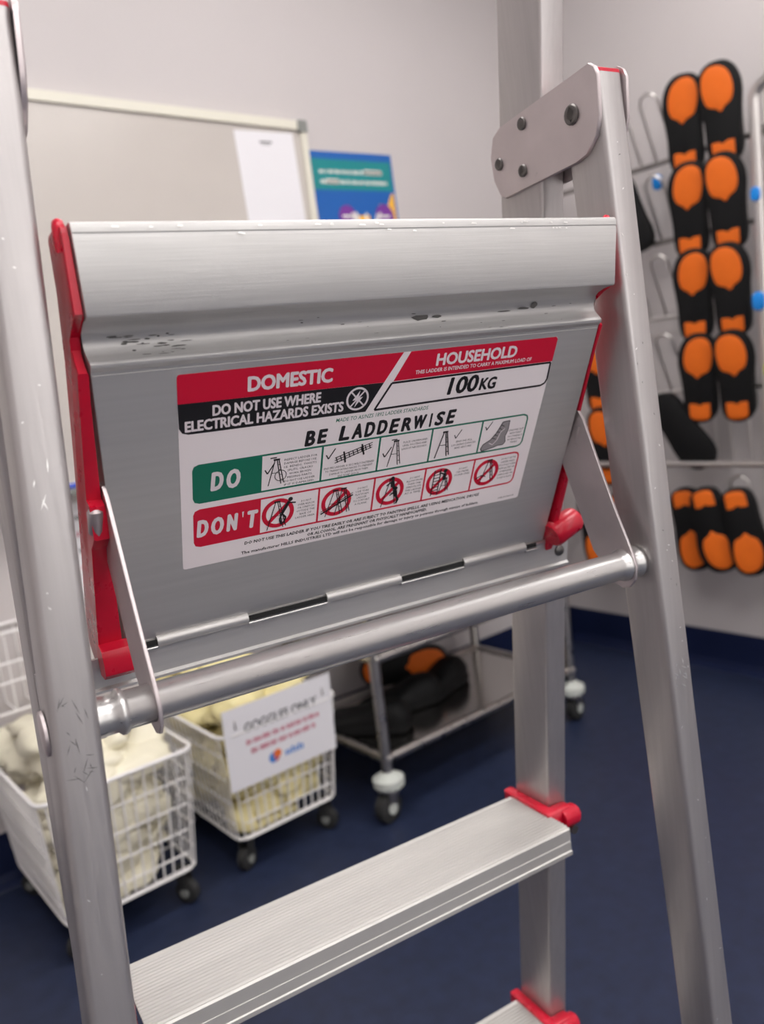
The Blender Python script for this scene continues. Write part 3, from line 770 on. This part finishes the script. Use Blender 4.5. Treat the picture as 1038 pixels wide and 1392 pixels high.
def bars(p, s0, s1, t, h_, m, lay, seed):            # a blurred line of words too small to read
    r = random.Random(seed); a = s0
    while a < s1:
        wv = r.uniform(8, 26); e = min(a + wv, s1)
        x = a
        while x < e - 2: p.rect(x, x + 2.6, t + r.uniform(0, h_ * .25), t + h_, m, lay); x += 3.6
        a = e + 4
def draw_poster(p):
    p.poly([(0, 22), (310, 24), (310, 112), (0, 112)], 2, 1)
    for i, (a, b, t, h_) in enumerate(((26, 272, 52, 12), (26, 290, 82, 12))): bars(p, a, b, t, h_, 5, 2, i + 5)
    p.rect(200, 268, 50, 65, 5, 2); p.rect(48, 96, 80, 95, 5, 2)
    p.poly([(276, 165), (300, 120), (310, 118), (310, 300), (286, 300), (262, 190), (244, 152)], 4, 1)
    for c, r in (((112, 190), 34), ((262, 190), 38), ((62, 268), 40), ((300, 262), 30)): p.disc(c, r, 3, 2)
    for c in ((112, 190), (262, 190), (62, 268)): p.rect(c[0] - 20, c[0] + 20, c[1] - 4, c[1] + 3, 5, 3)
    p.poly([(150, 188), (200, 186), (205, 260), (155, 262)], 4, 2)
    for a, c in ((125, 1), (140, 2), (225, 3), (240, 4), (180, 5)):
        p.poly([(178, 300), (a, 178 + 8 * (c % 2)), (a + 9, 176), (192, 300)], 5, 3)
    p.disc((182, 262), 36, 5, 3, 20); p.disc((182, 235), 18, 4, 4, 16); p.disc((205, 290), 30, 4, 3, 16)
    p.poly([(0, 380), (310, 360), (310, 440), (0, 440)], 2, 2)
o = wall_sheet('poster', 1.548, 1.792, 318, 440, 1.5, M['po_blue'], draw_poster, [M['po_blue'], M['po_teal'], M['po_purple'], M['po_yellow'], M['po_white']])
tag(o, 'blue and teal poster with yellow and purple shapes on the back wall', 'poster')

def draw_lower(p):
    for i in range(4): bars(p, 20, 190, 30 + i * 42, 14, 1 if i % 2 else 2, 1, 20 + i)
o = wall_sheet('paper_notice', 0.66, 0.885, 230, 300, 0, M['paper'], draw_lower, [M['ink_red'], M['ink']])
tag(o, 'white paper notice with red and grey lines, low on the wall below the whiteboard', 'paper')

# ------------------------------------------------------------------ wire baskets on wheels
def caster(name, parent, x, y, z_top, rw, body, wheel, hub, ang=0.6):
    t = MB()
    dx, dy = math.cos(ang), math.sin(ang)
    t.cyl((x, y, z_top - 0.006), (x, y, z_top), rw * 0.75, 16)
    off = rw * 0.35; cx, cy = x + dx * off, y + dy * off; nx, ny = -dy, dx; hw = rw * 0.42
    for s_ in (-1, 1):
        px, py = cx + nx * s_ * (hw + .002), cy + ny * s_ * (hw + .002)
        q = [(-rw * .75, 0), (rw * .25, 0), (rw * .22, -(z_top - rw * 1.0) - 0.002), (-rw * .22, -(z_top - rw * 1.0) - 0.002)]
        t.loft([[(px + dx * a_ + nx * e * .0015, py + dy * a_ + ny * e * .0015, z_top - 0.004 + b_) for a_, b_ in q] for e in (-1, 1)])
    f = t.build(name, body, parent, smooth=30)
    w_ = MB()
    pr_ = [(-hw, rw * .8), (-hw * .8, rw), (hw * .8, rw), (hw, rw * .8)]
    w_.tube([(cx + nx * a_, cy + ny * a_, rw + .0005) for a_, r in pr_], [r for a_, r in pr_], 22)
    wo = w_.build('wheel', wheel, f, smooth=50)
    h2 = MB(); h2.tube([(cx - nx * (hw + .004), cy - ny * (hw + .004), rw), (cx + nx * (hw + .004), cy + ny * (hw + .004), rw)], rw * .38, 14)
    h2.build('axle', hub, f, smooth=50)
    return f

def wire_basket(x0, x1, y0, y1, ztop, label, nvf=13):
    root = empty('wire_basket', ((x0 + x1) / 2, (y0 + y1) / 2, 0)); cx, cy = root.location[0], root.location[1]
    tag(root, label, 'basket', 'white wire baskets on wheels')
    zb = 0.085; tp = 0.022                                   # taper at the bottom
    tops = [(x0, y0), (x1, y0), (x1, y1), (x0, y1)]; bots = [(x0 + tp, y0 + tp), (x1 - tp, y0 + tp), (x1 - tp, y1 - tp), (x0 + tp, y1 - tp)]
    Lc = lambda p, z: (p[0] - cx, p[1] - cy, z)
    def ringpts(z, grow=0.0):
        f_ = (ztop - z) / (ztop - zb); t_ = tp * f_
        return [Lc((px, py), z) for px, py in rrect(x0 + t_ - grow, x1 - t_ + grow, y0 + t_ - grow, y1 - t_ + grow, 0.028, 4)]
    mb = MB(); mb.tube(ringpts(ztop, .002), 0.0048, 8, closed=True); mb.build('rim', M['white_wire'], root, smooth=50)
    mb = MB(); mb.tube(ringpts(zb), 0.0036, 8, closed=True)
    for k in range(7):
        y = y0 + tp + .01 + (y1 - y0 - 2 * tp - .02) * k / 6; mb.tube([Lc((x0 + tp, y), zb), Lc((x1 - tp, y), zb)], 0.0022, 6)
    mb.build('base_grid', M['white_wire'], root, smooth=50)
    for s_ in range(4):
        a, b = tops[s_], tops[(s_ + 1) % 4]; c, d = bots[s_], bots[(s_ + 1) % 4]; n = nvf if s_ % 2 == 0 else nvf + 4; mb = MB()
        for k in range(n):
            f_ = (k + .6) / (n + .2)
            p = (a[0] + (b[0] - a[0]) * f_, a[1] + (b[1] - a[1]) * f_); q = (c[0] + (d[0] - c[0]) * f_, c[1] + (d[1] - c[1]) * f_)
            mb.tube([Lc(p, ztop), Lc(q, zb)], 0.0021, 6)
        for zz in (0.30, 0.24, 0.18, 0.125):
            if zz > ztop - .03: continue
            f_ = (ztop - zz) / (ztop - zb); e = .03
            p = [a[i] + (c[i] - a[i]) * f_ for i in (0, 1)]; q = [b[i] + (d[i] - b[i]) * f_ for i in (0, 1)]
            dirv = Vector((q[0] - p[0], q[1] - p[1])).normalized() * .02
            mb.tube([Lc((p[0] + dirv.x, p[1] + dirv.y), zz), Lc((q[0] - dirv.x, q[1] - dirv.y), zz)], 0.0019, 6)
        mb.build('side_grid', M['white_wire'], root, smooth=50)
    for (px, py), an in zip(bots, (3.6, 5.2, 0.4, 2.2)):
        ix = 0.028 if px < cx else -0.028; iy = 0.028 if py < cy else -0.028
        caster('caster', root, px + ix - cx, py + iy - cy, zb - .004, 0.027, M['rubber'], M['rubber'], M['clip'], an)
    return root

def heap(name, x0, x1, y0, y1, zb, zt, m, label, n, seed, bulge=0.05):
    """crumpled plastic wrappers filling a basket: uncountable"""
    r = random.Random(seed); mb = MB(); base = bmesh.new(); bmesh.ops.create_icosphere(base, subdivisions=3, radius=1)
    bv = [v.co.copy() for v in base.verts]; bf = [tuple(v.index for v in f.verts) for f in base.faces]; base.free()
    cx, cy = (x0 + x1) / 2, (y0 + y1) / 2
    for i in range(n):
        f_ = i / n; z = zb + (zt - zb) * f_; tpz = 0.022 * (1 - f_)
        sx, sy, sz = r.uniform(.055, .10), r.uniform(.045, .08), r.uniform(.022, .040)
        px = r.uniform(x0 + tpz + sx * .9, x1 - tpz - sx * .9); py = r.uniform(y0 + tpz + sy * .9, y1 - tpz - sy * .9)
        u_ = 1 - ((px - cx) / (x1 - x0) * 2) ** 2 * .6 - ((py - cy) / (y1 - y0) * 2) ** 2 * .4
        if f_ > .8: z += bulge * u_ * (f_ - .8) * 5
        e = Euler((r.uniform(-.6, .6), r.uniform(-.6, .6), r.uniform(0, 6)))
        ph = [r.uniform(0, 6) for _ in range(4)]
        vs = []
        for v in bv:
            k = 1 + .10 * math.sin(5 * v.x + ph[0]) * math.sin(6 * v.y + ph[1]) + .16 * abs(math.sin(5 * v.x + 3 * v.y + ph[2])) - .14 * abs(math.sin(7 * v.y - 4 * v.x + 3 * v.z + ph[3])) + .07 * abs(math.sin(13 * v.x + 9 * v.z + ph[1]))
            p = Vector((v.x * sx, v.y * sy, v.z * sz)) * k; p.rotate(e)
            p += Vector((px, py, z))
            p.x = min(max(p.x, x0 + tpz + .006), x1 - tpz - .006); p.y = min(max(p.y, y0 + tpz + .006), y1 - tpz - .006); p.z = max(p.z, zb)
            vs.append((p.x - cx, p.y - cy, p.z))
        mb.add(vs, bf)
    o = mb.build(name, m, smooth=True); o.location = (cx, cy, 0)
    tag(o, label, 'wrappers', kind='stuff'); return o

wire_basket(0.365, 0.695, 1.635, 2.045, 0.362, 'white wire basket on wheels heaped with white wrappers, leftmost')
heap('crumpled_wrappers', 0.365, 0.695, 1.635, 2.045, 0.092, 0.33, M['cream'], 'crumpled off-white plastic wrappers filling the left wire basket', 170, 3, 0.10)
wire_basket(0.765, 1.085, 1.640, 2.045, 0.350, 'white wire basket on wheels carrying a white notice, beside the steel trolley')
heap('crumpled_bags', 0.765, 1.085, 1.640, 2.045, 0.092, 0.33, M['cream_y'], 'crumpled cream and yellow bags filling the wire basket that carries the notice', 150, 8, 0.12)

# notice hung on the front of the second basket
def nplace(a, b, lay):
    k = b / 200.0
    return (a / 1000, -0.0012 - 0.0003 * lay + 0.010 * k, -b / 1000)
pn = Print2D(nplace)
f_ = [nplace(0, 0, 0), nplace(295, 0, 0), nplace(295, 196, 0), nplace(0, 196, 0)]; bk = [(q[0], q[1] + .0012, q[2]) for q in f_]
pn.mb.add(f_ + bk, [(3, 2, 1, 0), (4, 5, 6, 7), (0, 1, 5, 4), (1, 2, 6, 5), (2, 3, 7, 6), (3, 0, 4, 7)], 0)
pn.text('GOGGLES ONLY', 52, 250, 66, 21, 1, 1, 0.0, fat=.8)
bars(pn, 52, 255, 84, 13, 2, 1, 41); bars(pn, 62, 245, 108, 13, 2, 1, 42)
pn.disc((118, 152), 13, 3, 1, 20); pn.disc((129, 146), 11, 4, 2, 20); pn.disc((126, 158), 6, 2, 3, 14)
for k in range(6): pn.rect(150 + k * 9, 156 + k * 9, 143 if k in (2, 4) else 147, 160, 3, 1)
o = pn.mb.build('paper_notice', [M['paper'], M['ink_black'], M['ink_red'], M['ink_blue'], M['ink_orange']]); o.location = (0.772, 1.6325, 0.413)
tag(o, 'white GOGGLES ONLY notice hung on the front of a wire basket', 'paper')
for x in (0.80, 1.04):                                       # two hooks that hold the notice on the rim
    mb = MB(); mb.tube([(x, 1.634, 0.372), (x, 1.630, 0.365), (x, 1.6275, 0.372), (x, 1.630, 0.384), (x, 1.637, 0.381), (x, 1.645, 0.365)], 0.0015, 6)
    ho = mb.build('notice_clip', M['rack'], o, smooth=50); ho.matrix_parent_inverse = Matrix.Translation(o.location).inverted()

# shallow white wire tray on the wall above the left basket
tr = tag(empty('wall_basket', (0.40, RY1, 0.53)), 'shallow white wire basket fixed to the wall above the leftmost wheeled basket', 'basket')
w_, d_, h_ = 0.185, 0.10, 0.10
mb = MB()
for z in (h_, 0.03, -0.015, -0.085): mb.tube([(-w_, -d_, z), (w_, -d_, z)], 0.0042 if z == h_ else 0.003, 8)
mb.tube([(-w_, -d_, h_), (-w_, -.002, h_)], .0042, 8); mb.tube([(w_, -d_, h_), (w_, -.002, h_)], .0042, 8); mb.tube([(-w_, -.004, h_), (w_, -.004, h_)], .0042, 8)
mb.build('rim', M['white_wire'], tr, smooth=50)
mb = MB()
for k in range(9):
    x = -w_ + 2 * w_ * k / 8; mb.tube([(x, -d_, h_), (x, -d_, -0.085), (x, -.004, -0.085), (x, -.004, h_)], 0.0022, 6)
mb.build('wire_grid', M['white_wire'], tr, smooth=50)

# ------------------------------------------------------------------ stainless trolley
tx0, tx1, ty0, ty1, zs = 1.172, 1.905, 1.585, 1.985, 0.165
tro = tag(empty('steel_trolley', ((tx0 + tx1) / 2, (ty0 + ty1) / 2, 0)), 'stainless steel trolley with tubular posts and shelves on grey castors', 'trolley')
ox, oy = tro.location[0], tro.location[1]
corners = [(tx0, ty0), (tx1, ty0), (tx1, ty1), (tx0, ty1)]
for px, py in corners:
    mb = MB(); mb.tube([(px - ox, py - oy, zs - .035), (px - ox, py - oy, 0.86)], 0.0145, 14); mb.build('post', M['steel'], tro, smooth=50)
    sx = -1 if px < ox else 1; sy = -1 if py < oy else 1
    for z in (zs, 0.425):
        mb = MB(); mb.tube([(px - ox, py - oy + sy * .0145, z), (px - ox, py - oy + sy * .019, z), (px - ox, py - oy + sy * .0205, z)], [.007, .007, .004], 12)
        mb.build('cap_nut', M['rack'], tro, smooth=50)
for zz in (zs, 0.425, 0.80):
    mb = MB(); g = .012
    mb.box(tx0 - ox + g, tx1 - ox - g, ty0 - oy + g, ty1 - oy - g, zz - .004, zz - .002)
    mb.build('shelf', M['steel_shelf'], tro)
    mb = MB()
    for i in range(4):
        a, b = corners[i], corners[(i + 1) % 4]
        mb.tube([(a[0] - ox, a[1] - oy, zz - .004), (b[0] - ox, b[1] - oy, zz - .004)], 0.0125, 10)
    mb.build('shelf_rail', M['steel'], tro, smooth=50)
for (px, py), an in zip(corners, (3.3, 0.2, .8, 1.9)):
    f = caster('caster', tro, px - ox, py - oy, 0.085, 0.0375, M['steel'], M['rubber'], M['caster_grey'], an)
    mb = MB(); mb.tube([(px - ox, py - oy, .086), (px - ox, py - oy, .093), (px - ox, py - oy, .112), (px - ox, py - oy, .117), (px - ox, py - oy, .128)], [.03, .040, .040, .03, .016], 20)
    mb.build('swivel_collar', M['caster_grey'], f, smooth=40)

# ------------------------------------------------------------------ overshoes
OUT = catmull([(-6, 135), (20, 131), (40, 112), (52, 80), (54, 45), (49, 5), (45, -40), (44, -85), (36, -118), (14, -134), (-10, -134), (-31, -121), (-40, -93), (-41, -50), (-42, -10), (-47, 35), (-49, 75), (-44, 108), (-28, 128)], 3)
FORE = catmull([(-11, 123), (8, 120), (25, 106), (35, 80), (37, 50), (30, 26), (14, 14), (3, 2), (-8, 12), (-28, 22), (-37, 46), (-40, 76), (-35, 104), (-24, 118)], 3)
HEEL = catmull([(-27, -80), (-26, -76), (-10, -76), (1, -82), (12, -76), (27, -76), (29, -80), (29, -100), (27, -117), (14, -125), (-10, -126), (-24, -119), (-27, -100)], 3)
def smooth01(t): t = min(1, max(0, t)); return t * t * (3 - 2 * t)
def make_shoe(mirror, pads=True):
    sg = -1 if mirror else 1
    def ringat(z, inset, hf=None):
        out = []
        for x, y in OUT:
            cx = 3; k = 1 - inset
            zz = z if hf is None else hf(y) * z
            out.append((sg * 1.1 * (cx + (x - cx) * k) / 1000, (y * (1 - inset * .45)) / 1000, -zz / 1000))
        return out if not mirror else out[::-1]
    hgt = lambda y: 46 + 34 * smooth01((60 - y) / 150) - 14 * smooth01((y - 90) / 45)
    rings = [ringat(0, .06), ringat(1.5, .0), ringat(14, -.03), ringat(20, -.02), ringat(22, .04), ringat(.55, .02, hgt), ringat(.75, .14, hgt), ringat(.92, .32, hgt), ringat(1.0, .52, hgt)]
    mb = MB(); mb.loft(rings)
    o = mb.build('overshoe', M['black'], smooth=45)
    if pads:
        for nm, outl in (('forefoot_pad', FORE), ('heel_pad', HEEL)):
            mb = MB(); cxm = sum(p[0] for p in outl) / len(outl); cym = sum(p[1] for p in outl) / len(outl); rg = []
            for z, ins in ((-1, 0), (1.6, 0), (2.4, .04), (2.6, .5)):
                r_ = [(sg * 1.1 * (cxm + (x - cxm) * (1 - ins)) / 1000, (cym + (y - cym) * (1 - ins)) / 1000, z / 1000) for x, y in outl]
                rg.append(r_ if not mirror else r_[::-1])
            mb.loft(rg[::1]); mb.build(nm, M['orange'], o, smooth=35)
    return o
def flip_normals(o):
    for q in [o] + [c for c in bpy.data.objects if c.parent == o]:
        bm = bmesh.new(); bm.from_mesh(q.data); bmesh.ops.recalc_face_normals(bm, faces=bm.faces); bm.to_mesh(q.data); bm.free()
SR, SL = make_shoe(False), make_shoe(True)
PR = make_shoe(False, False)
for s_ in (SR, SL, PR): flip_normals(s_)
used = set()
SHOE_U = RX1 - 0.178
def hang(src, v, ztop, label, tilt=6.0, roll=0.0, toe_down=False, u=None, group='black and orange overshoes on the wire rack', yaw=12.0):
    o = src if src not in used else copy_tree(src)
    used.add(src)
    L = 0.270
    # shoe local: x -> -Y world, y(toe) -> +Z, z(sole out) -> -X
    B = Matrix(((0, 0, -1), (-1, 0, 0), (0, 1, 0)))
    rot = Matrix.Rotation(math.radians(yaw), 3, 'Z') @ Matrix.Rotation(math.radians(-tilt), 3, 'Y') @ B @ Matrix.Rotation(math.radians(roll + (180 if toe_down else 0)), 3, 'Z')
    o.rotation_mode = 'XYZ'; o.rotation_euler = rot.to_euler()
    o.location = ((u if u is not None else SHOE_U), v, ztop - L / 2)
    tag(o, label, 'shoe', group)
    return o
rows = [1.862, 1.622, 1.376, 1.130]
nm = ['top', 'second', 'third', 'fourth']
for i, zt in enumerate(rows):
    hang(SL, 1.366, zt - .008, 'black overshoe with orange sole pads, left one of the %s row pair' % nm[i], roll=-2)
    hang(SR, 1.255, zt - .010, 'black overshoe with orange sole pads, right one of the %s row pair' % nm[i], roll=1)
hang(SR, 1.735, 1.165, 'upper black and orange overshoe glimpsed between platform and right leg')
hang(SR, 1.725, 0.920, 'black and orange overshoe glimpsed between platform and right leg, lower one')
hang(SL, 1.250, 0.655, 'toe-down overshoe with orange sole, rightmost of the bottom row', roll=12, toe_down=True, tilt=-2)
hang(SR, 1.350, 0.655, 'toe-down overshoe with orange sole, second from the right of the bottom row', roll=12, toe_down=True, tilt=-2, u=SHOE_U - .0)
hang(SL, 1.445, 0.645, 'toe-down overshoe in the bottom row partly behind the right rear leg', roll=10, toe_down=True, tilt=-2, u=SHOE_U + .03)
hang(SR, 1.665, 0.630, 'toe-down overshoe seen through the gap left of the right rear leg, bottom row', roll=10, toe_down=True, tilt=-2)
hang(SL, 1.795, 0.625, 'toe-down overshoe showing under the red hinge hub, bottom row', roll=10, toe_down=True, tilt=-2)
# plain black shoes
hang(PR, 1.435, 0.965, 'plain black overshoe slanting on the rack above the bottom row', roll=212, tilt=4, u=SHOE_U - .0, group='plain black overshoes')
hang(PR, 1.585, 1.66, 'plain black overshoe high on the rack just right of the hinge plates', roll=20, tilt=4, group='plain black overshoes')

# ------------------------------------------------------------------ shoe rack
rk = tag(empty('shoe_rack', (RX1 - 0.14, 1.45, 0)), 'chrome wire shoe rack on the right wall with bent hoops and upright tubes', 'rack')
qx, qy = rk.location[0], rk.location[1]
UF = RX1 - 0.085 - qx; UP = RX1 - 0.180 - qx; RT = 0.0150
for (va, vb) in ((1.155, 0.35),):
    mb = MB(); r = .045
    pts = [(UP, va - qy, 0.012), (UP, va - qy, 1.715)] + [(UP, va - qy - r * (1 - math.cos(t_)), 1.715 + r * math.sin(t_)) for t_ in np.linspace(.2, 1.57, 6)]
    pts += [(UP, vb - qy + r * (1 - math.cos(t_)), 1.715 + r * math.sin(t_)) for t_ in np.linspace(1.57, .2, 6)] + [(UP, vb - qy, 1.715), (UP, vb - qy, 0.012)]
    mb.tube(pts, RT, 14); mb.build('end_hoop', M['rack'], rk, smooth=50)
mb = MB(); mb.tube([(UP, 1.985 - qy, 0.012), (UP, 1.985 - qy, 1.56)], 0.0125, 14); mb.build('post', M['rack'], rk, smooth=50)
ZB = [1.655, 1.420, 1.187, 0.949, 0.722, 0.492]
for i, z in enumerate(ZB):
    mb = MB(); ub = UF if i != 4 else UP
    mb.tube([(ub, 1.985 - qy, z + (.006 if i == 4 else 0)), (ub, 0.36 - qy, z + (.006 if i == 4 else 0))], 0.008 if i != 4 else .0095, 10)
    for v_ in (1.155, 0.36, 1.985): mb.tube([(UP, v_ - qy, z), (RX1 - .0 - qx - .001, v_ - qy, z)], .006, 8)
    mb.build('crossbar', M['dark_steel'] if i in (0, 1) else M['rack'], rk, smooth=50)
    for v_ in ((1.600, 1.485, 1.310, 0.90) if i < 4 else ((1.40, 1.29, 0.95) if i == 4 else (1.30, 0.95))):
        mb = MB(); hw = .030; top = .185; out = -.085 if v_ > 1.4 else -.012; pts = []
        pts.append((UF, v_ + hw - qy, z)); pts.append((UF + out * .5, v_ + hw - qy, z + top * .5))
        for t_ in np.linspace(0, math.pi, 9): pts.append((UF + out * (.85 + .15 * math.sin(t_)), v_ + hw * math.cos(t_) - qy, z + top * .85 + .028 * math.sin(t_)))
        pts.append((UF + out * .5, v_ - hw - qy, z + top * .5)); pts.append((UF, v_ - hw - qy, z))
        mb.tube(pts, 0.0045, 8); mb.build('hoop', M['rack'], rk, smooth=50)
# coloured tags clipped on the rack
def rack_tag(v_, z, m, label, sc=1.0, u=None):
    mb = MB(); pts = catmull([(-.012, .014), (0, .020), (.012, .014), (.014, 0), (.012, -.016), (0, -.022), (-.012, -.016), (-.014, 0)], 3)
    uu = (RX1 - 0.150 - 0.03 - 0.0135) if u is None else u
    rg = [[(uu + t_, v_ - p[0] * sc * k, z + p[1] * sc * k) for p in pts] for t_, k in ((-.012, .8), (-.009, 1), (-.001, 1), (0, .9))]
    mb.loft(rg); o = mb.build('plastic_tag', m, smooth=40)
    tag(o, label, 'tag', 'plastic tags on the shoe rack')
rack_tag(1.510, 1.600, M['blue_tag'], 'small blue tag hanging under the top bar of the rack', 1.1, RX1 - .095)
rack_tag(1.155, 1.475, M['blue_tag'], 'small blue tag on the upright tube beside the second shoe row', .9)
rack_tag(1.160, 1.190, M['blue_tag'], 'larger bright blue tag on the upright tube beside the third shoe row', 1.25)
rack_tag(1.140, 1.000, M['yellow_tag'], 'yellow tag on the upright tube beside the fourth shoe row', .9)

# shoes lying on the lower shelf of the trolley
def lay2(src, x, y, z, deg, label, up=True, lean=0):
    o = copy_tree(src)
    base = Matrix.Rotation(math.pi, 3, 'Y') if up else Matrix.Identity(3)
    rot = Matrix.Rotation(math.radians(deg), 3, 'Z') @ Matrix.Rotation(math.radians(lean), 3, 'Y') @ base
    o.rotation_mode = 'XYZ'; o.rotation_euler = rot.to_euler(); o.location = (x, y, z); tag(o, label, 'shoe', 'overshoes on the trolley')
lay2(PR, 1.255, 1.775, zs + .001, 35, 'black overshoe at the left end of the lower trolley shelf')
lay2(PR, 1.400, 1.800, zs + .001, 75, 'black overshoe in the middle of the lower trolley shelf, under another one', up=True)
lay2(SR, 1.520, 1.900, zs + .066, 236, 'black overshoe lying on its side behind the others on the trolley shelf, orange sole showing', up=False, lean=84)
lay2(PR, 1.545, 1.800, zs + .001, 100, 'black overshoe standing at the right end of the pile on the trolley shelf', up=True)
